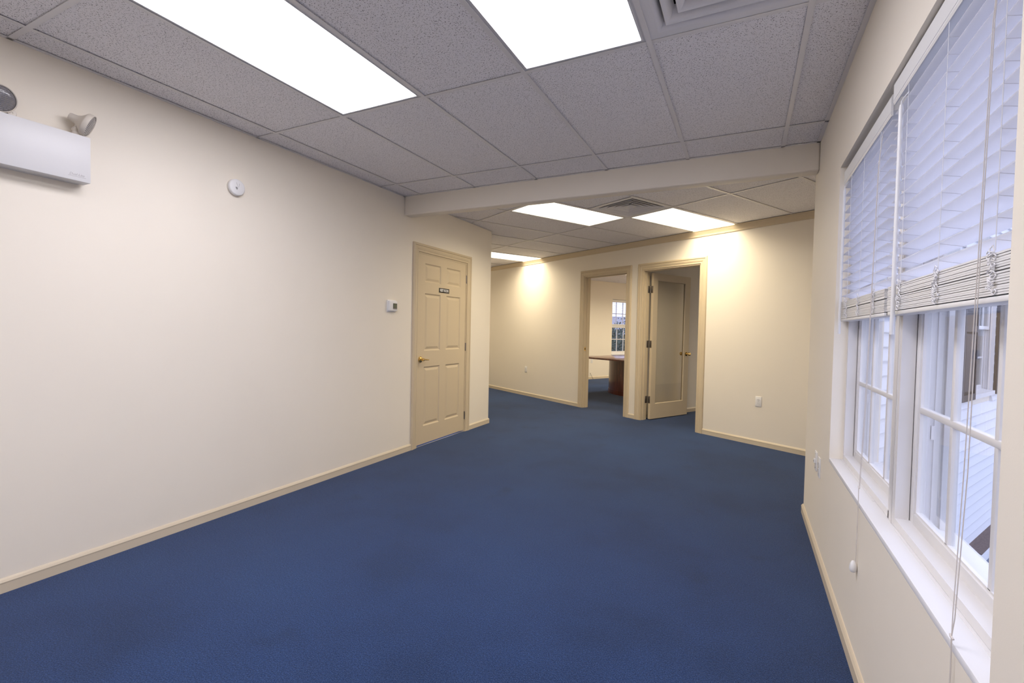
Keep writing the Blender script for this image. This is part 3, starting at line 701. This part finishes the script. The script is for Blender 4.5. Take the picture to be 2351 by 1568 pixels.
far_lights.sort(key=lambda q: -q[0])
labs = {}
for q in far_lights:
    lb = 'lit ceiling light just behind the beam, left of the far vent' if q[2] < M1-.1 else ('lit ceiling light against the crown moulding, right of the far vent' if q[0] > -5 else 'lit ceiling light farthest away, partly hidden by the hallway corner' if q[0] > -8 else 'unseen ceiling light added down the hallway to brighten the far wall')  # the hallway one is unseen, added to lift the far wall
    troffer(WING, *q, m_lens_far, lb, 'wing ceiling lights', FAR_LAMP)
for sa, lb in ((-7.40, 'lit ceiling light glimpsed through the office doorway'), (-5.95, 'lit ceiling light added to brighten the office, hidden behind the door head')):  # only the doorway light is visible; the other three are added for brightness
    troffer(WING @ Matrix.Translation((0, 0, -.012)), sa, sa+G, 9.4, 9.4+2*G, m_lens_far, lb.replace('lit', 'second lit', 1).replace('glimpsed through the office doorway', 'added to brighten the office, out of sight at its far end').replace('hidden behind the door head', 'out of sight at its far right'), 'office ceiling lights', FAR_LAMP, 1.2)

    troffer(WING @ Matrix.Translation((0, 0, -.012)), sa, sa+G, 7.16, 7.16+2*G, m_lens_far, lb, 'office ceiling lights', FAR_LAMP, 1.2)

troffer(WING @ Matrix.Translation((0, 0, -.012)), -3.0, -3.0+G, 9.3, 9.3+2*G, m_lens_far, 'unseen ceiling light added to brighten the room behind the glazed door', 'office ceiling lights', FAR_LAMP, 1.9)  # unseen lamp added to lift the walls behind the open glazed door
# ------------------------------------------------------------------ air vents
def vent(par, x0, x1, y0, y1, label, M):
    r = empty('air_vent', (Matrix.Identity(4) if par is None else par) @ Matrix.Translation(((x0+x1)/2, (y0+y1)/2, H))); tag(r, label, 'air vent')
    a = (x1-x0)/2-.004
    sq = lambda i, z: [(-a+i, -a+i, z), (a-i, -a+i, z), (a-i, a-i, z), (-a+i, a-i, z)]
    b = MB(); b.rings([sq(i, z) for i, z in ((0, .03), (0, .003), (.040, .003), (.048, .006), (.060, .020), (.066, .040), (.068, .075))], cap0=False, cap1=False); b.build('frame', M, r, smooth=True)
    MB().box(-a+.02, a-.02, -a+.02, a-.02, .115, .12).build('duct_back', m_dark, r)
    for i0, zz in ((.078, .0), (.133, .004), (.188, .008)):
        b = MB(); b.rings([sq(i0+i, zz+z) for i, z in ((0, .006), (.003, .004), (.009, .007), (.021, .019), (.030, .038), (.036, .062), (.034, .062), (.027, .039), (.018, .022), (.007, .011), (0, .006))], cap0=False, cap1=False); b.build('louver', M, r, smooth=True)
    b = MB(); b.rings([sq(i, z) for i, z in ((.243, .014), (.247, .012), (.255, .014), (.275, .024), (.290, .034))], cap0=False); b.build('centre_plate', M, r, smooth=True)
    return r
vent(None, xs[5], xs[6], YA-G, YA, 'square white louvred air vent in the front room ceiling', m_vent)
vent(WING, U0-2*G, U0-G, M1-G, M1, 'square louvred air vent between the two lights beyond the beam', m_ventfar)

# ------------------------------------------------------------------ office table
tb = empty('conference_table', WING @ Matrix.Translation((-6.25, 8.0, 0))); tag(tb, 'dark mahogany conference table seen through the office doorway', 'table')
MB().box(-.77, .77, -1.54, 1.54, .712, .742).build('table_top', m_wood, tb, bevel=.006)
for yq in (-.55, .75):
    n = 40; el = lambda k: [(k*.70*math.cos(2*math.pi*i/n), yq+k*.46*math.sin(2*math.pi*i/n)) for i in range(n)]
    pd = MB().prism(el(1), .0, .712).build('pedestal', m_wood, tb, smooth=True)
    MB().prism(el(1.012), .0, .09).build('plinth', m_wood, pd, smooth=True)

# ------------------------------------------------------------------ outdoors
gr = MB().box(-60, 60, -40, 70, -3.4, -3.2).build('ground', m_ground); struct(gr, 'ground far below the windows, made pale to bounce daylight up', 'ground')
SX = -1.38; EXP = .1125
sw = empty('wall_siding', WING); struct(sw, 'white horizontal lap siding on the wing outside the window', 'wall')
MB().box(SX-.16, SX, 3.70, 11.2, -3.2, -.2).build('siding_back', m_siding, sw); MB().box(SX-.16, SX, 3.70, 11.2, HT, 2.95).build('siding_back', m_siding, sw)
bc = {}
def board(na, nb, z):
    k = (round(nb-na, 3),)
    if k not in bc:
        b = MB(); b.rings([[(0, y, 0), (.028, y, -.002), (.030, y, .005), (.004, y, EXP+.004), (0, y, EXP+.004)] for y in (0, nb-na)]); o = b.build('siding_board', m_siding); bc[k] = o.data; bpy.data.objects.remove(o, do_unlink=True)
    o = link('siding_board', bc[k], sw); o.location = (SX, na, z)
z = -3.2; NS0 = 4.12
while z < 2.9:
    if z+EXP > XWIN[2]-.02 and z < XWIN[3]+.02:
        board(NS0, XWIN[0]-.045, z); board(XWIN[1]+.045, 11.2, z)
    else: board(NS0, 11.2, z)
    z += EXP
fx = frame(W(SX+.006, (XWIN[0]+XWIN[1])/2, 0), N3, -T3, Z3)
w4 = window('window_4', frame(W(SX-.145, (XWIN[0]+XWIN[1])/2, 0), -N3, T3, Z3), XWIN[1]-XWIN[0]-.002, XWIN[2]+.001, XWIN[3]-.001, 'white sash window in the siding outside, between brown shutters', y0=.02, depth=.12)
blind(frame(W(-1.54, (XWIN[0]+XWIN[1])/2, 0), -N3, T3, Z3), XWIN[1]-XWIN[0]-.03, [-.30, 0, .30], (0, .7, .4), None, 'white blind inside the window outside between the shutters', zt=2.085, tilt=4, z_first=1.99, n_hang=13, cord=False, detail=False, dy=-.06)
b = MB(); hw = (XWIN[1]-XWIN[0])/2
b.box(-hw-.045, -hw, .145, .172, XWIN[2]-.045, XWIN[3]+.05); b.box(hw, hw+.045, .145, .172, XWIN[2]-.045, XWIN[3]+.05); b.box(-hw, hw, .145, .172, XWIN[3], XWIN[3]+.05); b.box(-hw-.03, hw+.03, .145, .195, XWIN[2]-.045, XWIN[2]+.005)
b.build('exterior_casing', m_vinyl, w4)
for na, lb in ((XWIN[0]-.048-.52, 'brown panelled shutter left of the outside window'), (XWIN[1]+.048, 'brown panelled shutter right of the outside window')):
    sh = empty('shutter', frame(W(SX+.030, na, 0), N3, Z3, T3)); tag(sh, lb, 'shutter')
    b = MB(); b.box(0, .52, XWIN[2]-.04, XWIN[3]+.04, 0, .014); b.box(0, .05, XWIN[2]-.04, XWIN[3]+.04, .014, .028); b.box(.47, .52, XWIN[2]-.04, XWIN[3]+.04, .014, .028)
    for zz in (XWIN[2]-.04, 1.33, XWIN[3]-.03): b.box(.05, .47, zz, zz+.07, .014, .028)
    b.build('shutter_frame', m_shutter, sh)
    for za, zb in ((XWIN[2]+.03, 1.33), (1.52, XWIN[3]-.03)): MB().panel(.05, .47, za, zb, [(0, .014), (.02, .014), (.035, .024), (.04, .024)]).build('shutter_panel', m_shutter, sh)
pr = empty('door_hood', WING @ Matrix.Translation((SX, 7.15, -1.0))); tag(pr, 'small brown-topped white door hood outside, low on the siding', 'door hood')
HL = 2.0
b = MB(); b.rings([[(.020, y, -.045), (.150, y, -.085), (.150, y, -.100), (.020, y, -.060)] for y in (0, HL)]); b.build('shingle_top', m_shingle, pr)
MB().box(.020, .135, .012, HL-.012, -.25, -.095).build('fascia', m_siding, pr, bevel=.004)
MB().box(.020, .110, .03, HL-.03, -.30, -.25).build('frieze', m_siding, pr)
for y in (.06, HL-.22): MB().box(.020, .085, y, y+.16, -2.2, -.30).build('pilaster', m_siding, pr, bevel=.004)
MB().box(.020, .045, .30, HL-.30, -2.2, -.36).build('door_panel', mat('blue grey door', (.10, .13, .22), .4), pr)

def tree(name, c, rx, rz, nleaf, label, size=.16, seed=1):
    rn = random.Random(seed); r = empty(name, Matrix.Translation((c[0], c[1], -3.2))); tag(r, label, 'tree', 'trees outside the office window'); cz = c[2]+3.2
    b = MB(); b.tube([(0, 0, 0), (.1, 0, cz*.6), (0, .1, cz+rz*.5)], [.22, .15, .05], 8); b.build('trunk', m_bark, r, smooth=True)
    b = MB()
    for _ in range(nleaf):
        d = Vector((rn.gauss(0, 1), rn.gauss(0, 1), rn.gauss(0, 1))).normalized(); k = rn.uniform(.55, 1.0)*(1+.18*math.sin(5*d.x+3*d.z)*math.cos(4*d.y))
        p = Vector((d.x*rx*k, d.y*rx*k, cz+d.z*rz*k)); u = Vector((rn.gauss(0, 1), rn.gauss(0, 1), rn.gauss(0, 1))).normalized(); v = u.orthogonal().normalized()
        s_ = size*rn.uniform(.6, 1.3); q = len(b.v); b.v += [p-u*s_, p+v*s_*.5, p+u*s_, p-v*s_*.5]; b.f.append((q, q+1, q+2, q+3))
    f = b.build('foliage', m_leaf, r); f['kind'] = 'stuff'; return r
tree('evergreen_tree', W(-12.2, 12.8, -.55), 1.9, 2.1, 22000, 'dark evergreen tree close outside the office window', .05, 3)
tree('evergreen_tree', W(-17.5, 20.2, -1.3), 2.3, 2.9, 12000, 'dark tree farther off outside the office window', .09, 5)
hs = empty('house', WING @ Matrix.Translation((-27, 27, -3.2))); tag(hs, 'grey-roofed neighbouring house beyond the office window', 'house')
MB().box(-4, 4, -9, 9, 0, 3.4).build('house_wall', m_siding, hs)
b = MB(); b.rings([[(-4.4, y, 3.3), (0, y, 5.6), (4.4, y, 3.3)] for y in (-9.4, 9.4)]); b.build('roof', mat('grey shingle', (.28, .28, .33), .9), hs)
